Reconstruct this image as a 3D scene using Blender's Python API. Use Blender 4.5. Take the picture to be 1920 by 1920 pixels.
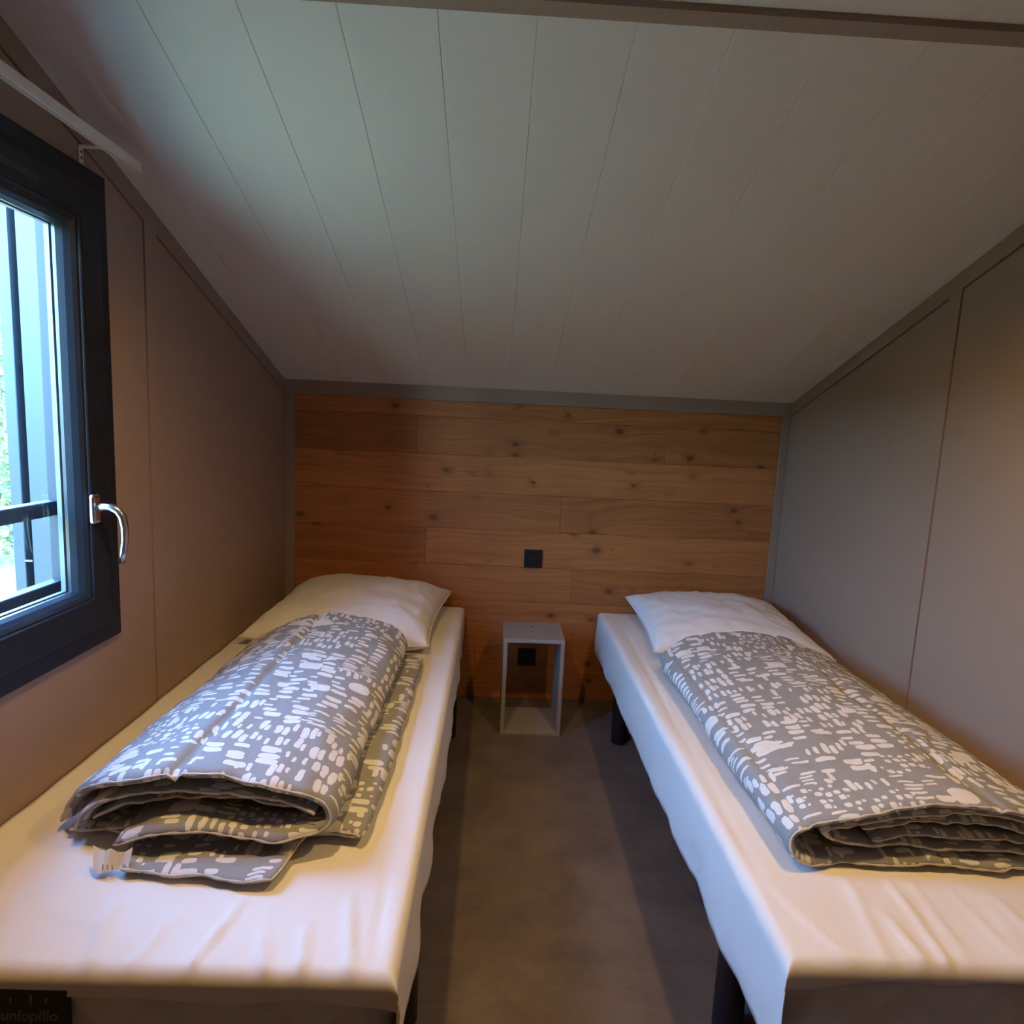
import bpy, bmesh, math, random
from mathutils import Vector, Matrix, noise

for o in list(bpy.data.objects):
    bpy.data.objects.remove(o, do_unlink=True)
random.seed(7)
scene = bpy.context.scene
COL = scene.collection
R = math.radians

# ------------------------------------------------------------------ camera
CAM = Vector((0.9187, -2.7681, 1.2358))
YAW, PITCH, ROLL, FPX = R(1.6463), R(-7.6427), R(2.6929), 1182.0354
fwd = Vector((math.sin(YAW) * math.cos(PITCH), math.cos(YAW) * math.cos(PITCH), math.sin(PITCH)))
rgt = Vector((math.cos(YAW), -math.sin(YAW), 0))
upv = rgt.cross(fwd)
r2 = rgt * math.cos(ROLL) + upv * math.sin(ROLL)
u2 = -rgt * math.sin(ROLL) + upv * math.cos(ROLL)
cd = bpy.data.cameras.new('camera')
cd.sensor_width = 36.0
cd.sensor_fit = 'HORIZONTAL'
cd.lens = FPX / 1920.0 * 36.0
cd.clip_start = 0.02
cam = bpy.data.objects.new('camera', cd)
COL.objects.link(cam)
M = Matrix((r2, u2, -fwd)).transposed().to_4x4()
M.translation = CAM
cam.matrix_world = M
scene.camera = cam

# ------------------------------------------------------------------ world, sun, exposure
SKY_STRENGTH = 12.5
SUN_ENERGY = 84.0
LAMP_POWER = 38.0
LAMP_COLOR = (1.0, 0.625, 0.23)
EXPOSURE = 0.06

w = bpy.data.worlds.new('sky')
scene.world = w
w.use_nodes = True
wn = w.node_tree.nodes
wl = w.node_tree.links
wn.clear()
sky = wn.new('ShaderNodeTexSky')
sky.sky_type = 'NISHITA'
sky.sun_disc = False
sky.sun_elevation = R(60)
sky.sun_rotation = R(70)
sky.air_density = 1.2
sky.dust_density = 0.4
sky.ozone_density = 3.0
bgn = wn.new('ShaderNodeBackground')
bgn.inputs['Strength'].default_value = SKY_STRENGTH
wo = wn.new('ShaderNodeOutputWorld')
tint = wn.new('ShaderNodeMix')
tint.data_type = 'RGBA'
tint.blend_type = 'MULTIPLY'
tint.inputs['Factor'].default_value = 1.0
tint.inputs['B'].default_value = (0.70, 0.97, 1.22, 1)
wl.new(sky.outputs[0], tint.inputs['A'])
wl.new(tint.outputs['Result'], bgn.inputs['Color'])
wl.new(bgn.outputs[0], wo.inputs['Surface'])

sl = bpy.data.lights.new('sun_offscreen', 'SUN')
sl.energy = SUN_ENERGY
sl.angle = R(1.0)
sl.color = (1.0, 0.95, 0.86)
sun = bpy.data.objects.new('sun_offscreen', sl)
COL.objects.link(sun)
sun_to = Vector((math.cos(R(60)) * math.cos(R(20)), math.cos(R(60)) * math.sin(R(20)), math.sin(R(60))))
sun.rotation_euler = sun_to.to_track_quat('Z', 'Y').to_euler()
sun.location = (8, 3, 9)

vs = scene.view_settings
vs.view_transform = 'Standard'
vs.look = 'None'
vs.gamma = 1.0
vs.use_curve_mapping = False
vs.exposure = EXPOSURE

# ------------------------------------------------------------------ room numbers (metres)
W = 2.2            # room width
H0 = 1.3942        # ceiling height at the headboard wall
TS = math.tan(R(19.18))
YR = -1.60         # ridge
ZR = H0 - YR * TS
TF = math.tan(R(8.0))
YF = -3.70         # wall behind the camera
FLOOR_G = -0.55    # ground outside


def zc(y):
    return H0 - y * TS if y >= YR else ZR - (YR - y) * TF


# window opening, on the left wall (x = 0)
WY0, WY1, WZ0, WZ1 = -1.80, -1.24, 0.688, 1.748


# ------------------------------------------------------------------ helpers
def tag(o, label=None, cat=None, group=None, kind=None):
    if label:
        o['label'] = label
    if cat:
        o['category'] = cat
    if group:
        o['group'] = group
    if kind:
        o['kind'] = kind
    return o


def empty(name, loc=(0, 0, 0)):
    o = bpy.data.objects.new(name, None)
    o.empty_display_size = 0.05
    COL.objects.link(o)
    o.location = loc
    return o


def mesh_obj(name, verts, faces, mat=None, parent=None, smooth=False, uvs=None, local=False):
    """verts are world coordinates; they are shifted when the parent is an Empty that stands elsewhere"""
    me = bpy.data.meshes.new(name)
    off = Vector((0, 0, 0))
    if parent is not None and not local:
        q = parent
        while q is not None:
            off += q.location
            q = q.parent
    me.from_pydata([tuple(Vector(v) - off) for v in verts], [], faces)
    me.update()
    if uvs is not None:
        uvl = me.uv_layers.new(name='UVMap')
        for lp in me.loops:
            uvl.data[lp.index].uv = uvs[lp.vertex_index]
    if smooth:
        for p in me.polygons:
            p.use_smooth = True
    o = bpy.data.objects.new(name, me)
    COL.objects.link(o)
    if mat:
        me.materials.append(mat)
    if parent is not None:
        o.parent = parent
    return o


def fix_normals(o):
    bm = bmesh.new()
    bm.from_mesh(o.data)
    bmesh.ops.recalc_face_normals(bm, faces=bm.faces)
    bm.to_mesh(o.data)
    bm.free()
    return o


def box_vf(x0, x1, y0, y1, z0, z1):
    v = [(x, y, z) for x in (x0, x1) for y in (y0, y1) for z in (z0, z1)]
    f = [(0, 1, 3, 2), (4, 6, 7, 5), (0, 4, 5, 1), (2, 3, 7, 6), (0, 2, 6, 4), (1, 5, 7, 3)]
    return v, f


def join_vf(parts):
    V, F = [], []
    for v, f in parts:
        n = len(V)
        V += list(v)
        F += [tuple(i + n for i in q) for q in f]
    return V, F


def bevel_obj(o, r, seg=2, angle=30):
    bm = bmesh.new()
    bm.from_mesh(o.data)
    bmesh.ops.recalc_face_normals(bm, faces=bm.faces)
    es = [e for e in bm.edges if len(e.link_faces) == 2 and e.calc_face_angle(0) > R(angle)]
    if r > 0 and es:
        bmesh.ops.bevel(bm, geom=es, offset=r, segments=seg, affect='EDGES', profile=0.5)
    bm.to_mesh(o.data)
    bm.free()
    return o


def box(name, x0, x1, y0, y1, z0, z1, mat, parent=None, bev=0.0, seg=2):
    v, f = box_vf(x0, x1, y0, y1, z0, z1)
    o = mesh_obj(name, v, f, mat, parent)
    bevel_obj(o, bev, seg)
    return o


def prism_yz_vf(poly, x0, x1):
    n = len(poly)
    v = [(x0, y, z) for y, z in poly] + [(x1, y, z) for y, z in poly]
    f = [tuple(range(n)), tuple(range(2 * n - 1, n - 1, -1))]
    f += [(i, (i + 1) % n, n + (i + 1) % n, n + i) for i in range(n)]
    return v, f


def tube_vf(pts, rad, n=10, caps=True):
    pts = [Vector(p) for p in pts]
    rads = rad if isinstance(rad, (list, tuple)) else [rad] * len(pts)
    V, F = [], []
    prev = None
    for i, p in enumerate(pts):
        t = (pts[min(i + 1, len(pts) - 1)] - pts[max(i - 1, 0)]).normalized()
        if prev is None:
            a = Vector((0, 0, 1)) if abs(t.z) < 0.9 else Vector((1, 0, 0))
            prev = t.cross(a).normalized()
        nrm = (prev - t * prev.dot(t)).normalized()
        prev = nrm
        b = t.cross(nrm)
        for k in range(n):
            a = 2 * math.pi * k / n
            V.append(tuple(p + (nrm * math.cos(a) + b * math.sin(a)) * rads[i]))
    for i in range(len(pts) - 1):
        for k in range(n):
            F.append((i * n + k, i * n + (k + 1) % n, (i + 1) * n + (k + 1) % n, (i + 1) * n + k))
    if caps:
        F.append(tuple(range(n - 1, -1, -1)))
        F.append(tuple(range((len(pts) - 1) * n, len(pts) * n)))
    return V, F


def fbm(p, o=3):
    s, a = 0.0, 1.0
    q = Vector(p)
    for _ in range(o):
        s += a * noise.noise(q)
        q = q * 2.03 + Vector((3.1, 1.7, 5.3))
        a *= 0.5
    return s


def sstep(a, b, x):
    t = max(0.0, min(1.0, (x - a) / (b - a)))
    return t * t * (3 - 2 * t)


# ------------------------------------------------------------------ materials
def newmat(name):
    m = bpy.data.materials.new(name)
    m.use_nodes = True
    nt = m.node_tree
    b = nt.nodes['Principled BSDF']
    return m, nt.nodes, nt.links, b


def plain(name, col, rough=0.6, metal=0.0, var=0.06, scale=8.0, bump=0.0, bscale=200.0, spec=0.5):
    m, n, l, b = newmat(name)
    tc = n.new('ShaderNodeTexCoord')
    nz = n.new('ShaderNodeTexNoise')
    nz.inputs['Scale'].default_value = scale
    nz.inputs['Detail'].default_value = 4
    l.new(tc.outputs['Object'], nz.inputs['Vector'])
    mx = n.new('ShaderNodeMix')
    mx.data_type = 'RGBA'
    mx.inputs['A'].default_value = tuple(c * (1 - var) for c in col) + (1,)
    mx.inputs['B'].default_value = tuple(min(1, c * (1 + var)) for c in col) + (1,)
    l.new(nz.outputs['Fac'], mx.inputs['Factor'])
    l.new(mx.outputs['Result'], b.inputs['Base Color'])
    b.inputs['Roughness'].default_value = rough
    b.inputs['Metallic'].default_value = metal
    b.inputs['Specular IOR Level'].default_value = spec
    if bump:
        n2 = n.new('ShaderNodeTexNoise')
        n2.inputs['Scale'].default_value = bscale
        n2.inputs['Detail'].default_value = 3
        l.new(tc.outputs['Object'], n2.inputs['Vector'])
        bp = n.new('ShaderNodeBump')
        bp.inputs['Strength'].default_value = bump
        bp.inputs['Distance'].default_value = 0.002
        l.new(n2.outputs['Fac'], bp.inputs['Height'])
        l.new(bp.outputs['Normal'], b.inputs['Normal'])
    return m


M_WALL = plain('wall_board', (0.335, 0.228, 0.168), 0.6, var=0.05, scale=3, bump=0.08, bscale=350)
M_TRIM = plain('trim_board', (0.30, 0.220, 0.162), 0.55, var=0.04, scale=5, bump=0.05, bscale=300)
M_GROOVE = plain('joint_backing', (0.30, 0.205, 0.150), 0.7)
M_CEIL = plain('ceiling_board', (0.70, 0.69, 0.67), 0.5, var=0.03, scale=2.5, bump=0.06, bscale=250)
M_FRAME = plain('anthracite_window', (0.010, 0.012, 0.018), 0.5, var=0.1, scale=20, spec=0.3)
M_BEAD = plain('anthracite_bead', (0.014, 0.018, 0.024), 0.3, var=0.1, scale=20)
M_BLACK = plain('black_metal', (0.008, 0.008, 0.011), 0.4)
M_PLASTIC = plain('black_plastic', (0.008, 0.009, 0.011), 0.5, spec=0.3)
M_CHROME = plain('satin_chrome', (0.62, 0.63, 0.66), 0.22, metal=1.0, var=0.02)
M_WHITE = plain('white_lacquer', (0.80, 0.77, 0.73), 0.4, var=0.03)
M_GREYL = plain('grey_laminate', (0.30, 0.275, 0.25), 0.5, var=0.05, scale=12, bump=0.05)
M_SCREW = plain('screw_cap', (0.12, 0.09, 0.07), 0.5)
M_SHEET = plain('white_sheet', (0.76, 0.735, 0.69), 0.75, var=0.02, scale=6, bump=0.12, bscale=900, spec=0.2)
M_PILLOW = plain('white_pillow', (0.80, 0.78, 0.76), 0.8, var=0.02, scale=8, bump=0.12, bscale=900, spec=0.2)
M_QUILT = plain('quilted_ticking', (0.66, 0.66, 0.67), 0.7, var=0.03, scale=30, bump=0.1, bscale=700, spec=0.2)
M_LABEL = plain('navy_label', (0.008, 0.008, 0.022), 0.6)
M_LETTER = plain('label_thread', (0.13, 0.13, 0.17), 0.6)
M_PIPING = plain('seam_piping', (0.56, 0.52, 0.46), 0.8, var=0.25, scale=90)
M_TAG = plain('care_tag', (0.78, 0.75, 0.70), 0.7)
M_TAGINK = plain('tag_ink', (0.45, 0.43, 0.41), 0.8)
M_CLAD = plain('metal_cladding', (0.0075, 0.0125, 0.0160), 0.5, var=0.08, scale=2)
M_GUARD = plain('guard_rail', (0.022, 0.027, 0.036), 0.45)
M_GUARDL = plain('guard_stile', (0.09, 0.105, 0.12), 0.4)
M_LEAF = plain('leaf', (0.085, 0.12, 0.045), 0.6, var=0.4, scale=3)
M_BARK = plain('bark', (0.08, 0.06, 0.04), 0.9)
M_GRASS = plain('grass_ground', (0.18, 0.195, 0.105), 0.9, var=0.3, scale=1.5)
M_EXT = plain('outer_skin', (0.07, 0.08, 0.09), 0.7)


def mat_floor():
    m, n, l, b = newmat('vinyl_floor')
    tc = n.new('ShaderNodeTexCoord')
    a = n.new('ShaderNodeTexNoise')
    a.inputs['Scale'].default_value = 5.0
    a.inputs['Detail'].default_value = 8
    a.inputs['Roughness'].default_value = 0.62
    l.new(tc.outputs['Object'], a.inputs['Vector'])
    mp = n.new('ShaderNodeMapping')
    mp.inputs['Scale'].default_value = (6, 60, 1)
    l.new(tc.outputs['Object'], mp.inputs['Vector'])
    c = n.new('ShaderNodeTexNoise')
    c.inputs['Scale'].default_value = 1.6
    c.inputs['Detail'].default_value = 6
    l.new(mp.outputs[0], c.inputs['Vector'])
    ad = n.new('ShaderNodeMath')
    ad.operation = 'MULTIPLY_ADD'
    ad.inputs[1].default_value = 0.18
    l.new(c.outputs['Fac'], ad.inputs[0])
    l.new(a.outputs['Fac'], ad.inputs[2])
    rp = n.new('ShaderNodeValToRGB')
    e = rp.color_ramp.elements
    e[0].position = 0.36
    e[0].color = (0.095, 0.072, 0.057, 1)
    e[1].position = 0.80
    e[1].color = (0.190, 0.152, 0.123, 1)
    l.new(ad.outputs[0], rp.inputs['Fac'])
    l.new(rp.outputs['Color'], b.inputs['Base Color'])
    b.inputs['Roughness'].default_value = 0.55
    bp = n.new('ShaderNodeBump')
    bp.inputs['Strength'].default_value = 0.1
    bp.inputs['Distance'].default_value = 0.002
    l.new(c.outputs['Fac'], bp.inputs['Height'])
    l.new(bp.outputs['Normal'], b.inputs['Normal'])
    return m


def mat_wood():
    """knotty spruce boards: the tone comes from the object's colour, the figure from a per-board shift"""
    m, n, l, b = newmat('knotty_spruce')

    def math_(op, a=None, bb=None, c=None):
        q = n.new('ShaderNodeMath')
        q.operation = op
        for i, v in enumerate((a, bb, c)):
            if v is None:
                continue
            if isinstance(v, (int, float)):
                q.inputs[i].default_value = v
            else:
                l.new(v, q.inputs[i])
        return q.outputs[0]
    tc = n.new('ShaderNodeTexCoord')
    oi = n.new('ShaderNodeObjectInfo')
    cmb = n.new('ShaderNodeCombineXYZ')
    l.new(math_('MULTIPLY', oi.outputs['Random'], 41.0), cmb.inputs[0])
    l.new(math_('MULTIPLY', oi.outputs['Random'], 17.0), cmb.inputs[2])
    va = n.new('ShaderNodeVectorMath')
    va.operation = 'ADD'
    l.new(tc.outputs['Object'], va.inputs[0])
    l.new(cmb.outputs[0], va.inputs[1])
    P = va.outputs[0]
    # knots
    mk = n.new('ShaderNodeMapping')
    mk.inputs['Scale'].default_value = (11.0, 0.0, 16.0)
    l.new(P, mk.inputs['Vector'])
    vo = n.new('ShaderNodeTexVoronoi')
    vo.inputs['Scale'].default_value = 1.0
    vo.inputs['Randomness'].default_value = 1.0
    l.new(mk.outputs[0], vo.inputs['Vector'])
    sep = n.new('ShaderNodeSeparateColor')
    l.new(vo.outputs['Color'], sep.inputs[0])
    has = math_('GREATER_THAN', sep.outputs[0], 0.46)
    size = math_('MULTIPLY_ADD', math_('POWER', sep.outputs[1], 2.2), 0.20, 0.045)
    kn = math_('SUBTRACT', 1.0, math_('DIVIDE', vo.outputs['Distance'], size))
    kn = math_('MULTIPLY', math_('MAXIMUM', kn, 0.0), has)
    halo = math_('SUBTRACT', 1.0, math_('DIVIDE', vo.outputs['Distance'], math_('MULTIPLY', size, 2.8)))
    halo = math_('MULTIPLY', math_('MAXIMUM', halo, 0.0), has)
    # grain, bent round the knots
    sx = n.new('ShaderNodeSeparateXYZ')
    l.new(P, sx.inputs[0])
    nz = n.new('ShaderNodeTexNoise')
    mn = n.new('ShaderNodeMapping')
    mn.inputs['Scale'].default_value = (1.6, 0, 5.0)
    l.new(P, mn.inputs['Vector'])
    l.new(mn.outputs[0], nz.inputs['Vector'])
    nz.inputs['Scale'].default_value = 1.0
    nz.inputs['Detail'].default_value = 2
    zz = math_('ADD', math_('MULTIPLY_ADD', nz.outputs['Fac'], 0.16, sx.outputs[2]), math_('MULTIPLY', halo, 0.018))
    cg = n.new('ShaderNodeCombineXYZ')
    l.new(math_('MULTIPLY', sx.outputs[0], 0.9), cg.inputs[0])
    l.new(math_('MULTIPLY', zz, 62.0), cg.inputs[2])
    gn = n.new('ShaderNodeTexNoise')
    gn.inputs['Scale'].default_value = 1.0
    gn.inputs['Detail'].default_value = 3
    gn.inputs['Roughness'].default_value = 0.6
    l.new(cg.outputs[0], gn.inputs['Vector'])
    cf = n.new('ShaderNodeCombineXYZ')
    l.new(math_('MULTIPLY', sx.outputs[0], 7.0), cf.inputs[0])
    l.new(math_('MULTIPLY', zz, 420.0), cf.inputs[2])
    fn = n.new('ShaderNodeTexNoise')
    fn.inputs['Scale'].default_value = 1.0
    fn.inputs['Detail'].default_value = 2
    l.new(cf.outputs[0], fn.inputs['Vector'])
    big = n.new('ShaderNodeTexNoise')
    big.inputs['Scale'].default_value = 3.0
    big.inputs['Detail'].default_value = 2
    l.new(P, big.inputs['Vector'])
    rp = n.new('ShaderNodeValToRGB')
    e = rp.color_ramp.elements
    e[0].position = 0.30
    e[0].color = (0.29, 0.098, 0.026, 1)
    e[1].position = 0.60
    e[1].color = (0.49, 0.190, 0.057, 1)
    g = math_('MULTIPLY_ADD', fn.outputs['Fac'], 0.20, math_('MULTIPLY', gn.outputs['Fac'], 0.62))
    g = math_('MULTIPLY_ADD', big.outputs['Fac'], 0.20, g)
    l.new(math_('SUBTRACT', g, 0.02), rp.inputs['Fac'])
    mu = n.new('ShaderNodeMix')
    mu.data_type = 'RGBA'
    mu.blend_type = 'MULTIPLY'
    mu.inputs['Factor'].default_value = 1.0
    l.new(rp.outputs['Color'], mu.inputs['A'])
    l.new(oi.outputs['Color'], mu.inputs['B'])
    mh = n.new('ShaderNodeMix')
    mh.data_type = 'RGBA'
    l.new(math_('MULTIPLY', halo, 0.55), mh.inputs['Factor'])
    l.new(mu.outputs['Result'], mh.inputs['A'])
    mh.inputs['B'].default_value = (0.16, 0.065, 0.02, 1)
    mx = n.new('ShaderNodeMix')
    mx.data_type = 'RGBA'
    l.new(math_('MINIMUM', math_('MULTIPLY', kn, 1.8), 0.72), mx.inputs['Factor'])
    l.new(mh.outputs['Result'], mx.inputs['A'])
    mx.inputs['B'].default_value = (0.085, 0.030, 0.012, 1)
    l.new(mx.outputs['Result'], b.inputs['Base Color'])
    b.inputs['Roughness'].default_value = 0.55
    b.inputs['Specular IOR Level'].default_value = 0.35
    bp = n.new('ShaderNodeBump')
    bp.inputs['Strength'].default_value = 0.15
    bp.inputs['Distance'].default_value = 0.001
    l.new(fn.outputs['Fac'], bp.inputs['Height'])
    l.new(bp.outputs['Normal'], b.inputs['Normal'])
    return m


def mat_duvet():
    """grey cotton printed with off-white brush marks; UV in metres"""
    m, n, l, b = newmat('printed_duvet')

    def math_(op, a=None, bb=None, c=None):
        q = n.new('ShaderNodeMath')
        q.operation = op
        for i, v in enumerate((a, bb, c)):
            if v is None:
                continue
            if isinstance(v, (int, float)):
                q.inputs[i].default_value = v
            else:
                l.new(v, q.inputs[i])
        return q.outputs[0]
    uv0 = n.new('ShaderNodeUVMap')
    uv = n.new('ShaderNodeVectorMath')
    uv.operation = 'MULTIPLY'
    uv.inputs[1].default_value = (0.84, 0.84, 0)
    l.new(uv0.outputs[0], uv.inputs[0])
    # hand-painted wobble
    wb = n.new('ShaderNodeTexNoise')
    wb.inputs['Scale'].default_value = 55
    wb.inputs['Detail'].default_value = 1
    l.new(uv.outputs[0], wb.inputs['Vector'])
    ws = n.new('ShaderNodeVectorMath')
    ws.operation = 'MULTIPLY_ADD'
    ws.inputs[1].default_value = (0.006, 0.006, 0)
    l.new(wb.outputs['Color'], ws.inputs[0])
    l.new(uv.outputs[0], ws.inputs[2])
    P = ws.outputs[0]

    def layer(sx, sy, off, lo, hi, keep_h, keep, power, ex=3.2, rnd=0.55):
        mp = n.new('ShaderNodeMapping')
        mp.inputs['Scale'].default_value = (1 / sx, 1 / sy, 0)
        mp.inputs['Location'].default_value = (off, off * 1.7, 0)
        l.new(P, mp.inputs['Vector'])
        v = n.new('ShaderNodeTexVoronoi')
        v.voronoi_dimensions = '2D'
        v.distance = 'MINKOWSKI'
        v.inputs['Exponent'].default_value = ex
        v.inputs['Scale'].default_value = 1
        v.inputs['Randomness'].default_value = rnd
        l.new(mp.outputs[0], v.inputs['Vector'])
        sc = n.new('ShaderNodeSeparateColor')
        l.new(v.outputs['Color'], sc.inputs[0])
        size = math_('MULTIPLY_ADD', math_('POWER', sc.outputs[0], power), hi - lo, lo)
        inside = math_('LESS_THAN', v.outputs['Distance'], size)
        # which way the marks run is decided per patch, at the mark's own centre
        sp = n.new('ShaderNodeVectorMath')
        sp.operation = 'MULTIPLY'
        sp.inputs[1].default_value = (sx / 0.085, sy / 0.070, 0)
        l.new(v.outputs['Position'], sp.inputs[0])
        fl = n.new('ShaderNodeVectorMath')
        fl.operation = 'ADD'
        fl.inputs[1].default_value = (31.3 - off * sx / 0.085, 17.7 - off * 1.7 * sy / 0.070, 0)
        l.new(sp.outputs[0], fl.inputs[0])
        nn = n.new('ShaderNodeTexVoronoi')
        nn.voronoi_dimensions = '2D'
        nn.inputs['Scale'].default_value = 1
        nn.inputs['Randomness'].default_value = 0.6
        l.new(fl.outputs[0], nn.inputs['Vector'])
        s2 = n.new('ShaderNodeSeparateColor')
        l.new(nn.outputs['Color'], s2.inputs[0])
        lo_, hi_ = [(0.0, 0.46), (0.46, 0.66), (0.66, 0.92), (0.92, 1.01)][keep_h]
        pick = math_('MULTIPLY', math_('GREATER_THAN', s2.outputs[0], lo_ - 0.001), math_('LESS_THAN', s2.outputs[0], hi_))
        k = math_('LESS_THAN', sc.outputs[1], keep)
        return math_('MULTIPLY', math_('MULTIPLY', inside, pick), k)
    A = layer(0.043, 0.0195, 0.0, 0.16, 0.42, 0, 0.94, 0.9)
    C2 = layer(0.046, 0.0105, 3.7, 0.20, 0.40, 1, 0.92, 0.9)
    B = layer(0.0145, 0.040, 5.3, 0.18, 0.42, 2, 0.93, 0.9)
    D = layer(0.060, 0.050, 11.1, 0.16, 0.40, 0, 0.20, 0.7)
    E2 = layer(0.016, 0.017, 8.9, 0.14, 0.38, 3, 0.9, 0.9)
    msk = math_('MAXIMUM', math_('MAXIMUM', math_('MAXIMUM', A, B), D), math_('MAXIMUM', C2, E2))
    mx = n.new('ShaderNodeMix')
    mx.data_type = 'RGBA'
    mx.inputs['A'].default_value = (0.285, 0.285, 0.28, 1)
    mx.inputs['B'].default_value = (0.70, 0.69, 0.665, 1)
    l.new(msk, mx.inputs['Factor'])
    l.new(mx.outputs['Result'], b.inputs['Base Color'])
    b.inputs['Roughness'].default_value = 0.75
    b.inputs['Specular IOR Level'].default_value = 0.25
    tc = n.new('ShaderNodeTexCoord')
    n2 = n.new('ShaderNodeTexNoise')
    n2.inputs['Scale'].default_value = 45
    n2.inputs['Detail'].default_value = 3
    l.new(tc.outputs['Object'], n2.inputs['Vector'])
    bp = n.new('ShaderNodeBump')
    bp.inputs['Strength'].default_value = 0.35
    bp.inputs['Distance'].default_value = 0.004
    l.new(n2.outputs['Fac'], bp.inputs['Height'])
    l.new(bp.outputs['Normal'], b.inputs['Normal'])
    return m


def mat_glass():
    m = bpy.data.materials.new('window_glass')
    m.use_nodes = True
    n, l = m.node_tree.nodes, m.node_tree.links
    n.clear()
    t = n.new('ShaderNodeBsdfTransparent')
    t.inputs['Color'].default_value = (0.93, 0.97, 0.98, 1)
    g = n.new('ShaderNodeBsdfGlossy')
    g.inputs['Roughness'].default_value = 0.02
    lw = n.new('ShaderNodeLayerWeight')
    lw.inputs['Blend'].default_value = 0.5
    pw = n.new('ShaderNodeMath')
    pw.operation = 'POWER'
    pw.inputs[1].default_value = 5.0
    l.new(lw.outputs['Facing'], pw.inputs[0])
    fr = n.new('ShaderNodeMath')
    fr.operation = 'MULTIPLY_ADD'
    fr.inputs[1].default_value = 0.9
    fr.inputs[2].default_value = 0.035
    l.new(pw.outputs[0], fr.inputs[0])
    mx = n.new('ShaderNodeMixShader')
    o = n.new('ShaderNodeOutputMaterial')
    l.new(fr.outputs[0], mx.inputs[0])
    l.new(t.outputs[0], mx.inputs[1])
    l.new(g.outputs[0], mx.inputs[2])
    l.new(mx.outputs[0], o.inputs['Surface'])
    return m


M_FLOOR = mat_floor()
M_WOOD = mat_wood()
M_DUVET = mat_duvet()
M_GLASS = mat_glass()

# ------------------------------------------------------------------ room shell
fl = box('floor', -0.14, W + 0.14, YF - 0.1, 0.14, -0.12, 0.0, M_FLOOR)
tag(fl, kind='structure')

wb = box('wall_back', -0.14, W + 0.14, 0.012, 0.14, 0.0, H0 + 0.05, M_GROOVE)
tag(wb, kind='structure')
wf = box('wall_front', -0.02, W + 0.02, YF - 0.1, YF, 0.0, zc(YF), M_WALL)
tag(wf, kind='structure')

# headboard wall: solid boards, each one its own piece
ROWS = [1.3365, 1.268, 1.106, 0.943, 0.780, 0.617, 0.455, 0.292, 0.129, 0.0]
BUTTS = [[], [0.57, 1.66], [], [1.214], [0.62], [1.281], [], [0.86], []]
TONES = [[0.98], [0.78, 0.94, 0.90], [1.10], [0.92, 0.86], [0.86, 1.05], [0.95, 0.88], [1.02], [0.88, 0.94], [0.94]]
for i in range(len(ROWS) - 1):
    z1, z0 = ROWS[i], ROWS[i + 1]
    xs = [0.046] + BUTTS[i] + [W - 0.036]
    for k in range(len(xs) - 1):
        proud = random.uniform(0, 0.0018)
        o = box('plank', xs[k] + 0.0004, xs[k + 1] - 0.0004, -proud, 0.012, z0 + 0.0005, z1 - 0.0005, M_WOOD, wb, 0.0007, 1)
        t = TONES[i][k]
        o.color = (t, t * (0.97 if t < 0.9 else 1.0), t * (0.93 if t < 0.9 else 1.0), 1)

# trims round the headboard wall
t1 = box('trim_1', 0.0, W, -0.007, 0.012, 1.3365, H0 + 0.004, M_TRIM, None, 0.0012, 1)
t2 = box('trim_2', 0.0, 0.046, -0.006, 0.012, 0.0, 1.3365, M_TRIM, None, 0.0012, 1)
t3 = box('trim_3', W - 0.036, W, -0.006, 0.012, 0.0, 1.3365, M_TRIM, None, 0.0012, 1)
for t in (t1, t2, t3):
    tag(t, kind='structure')


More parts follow.
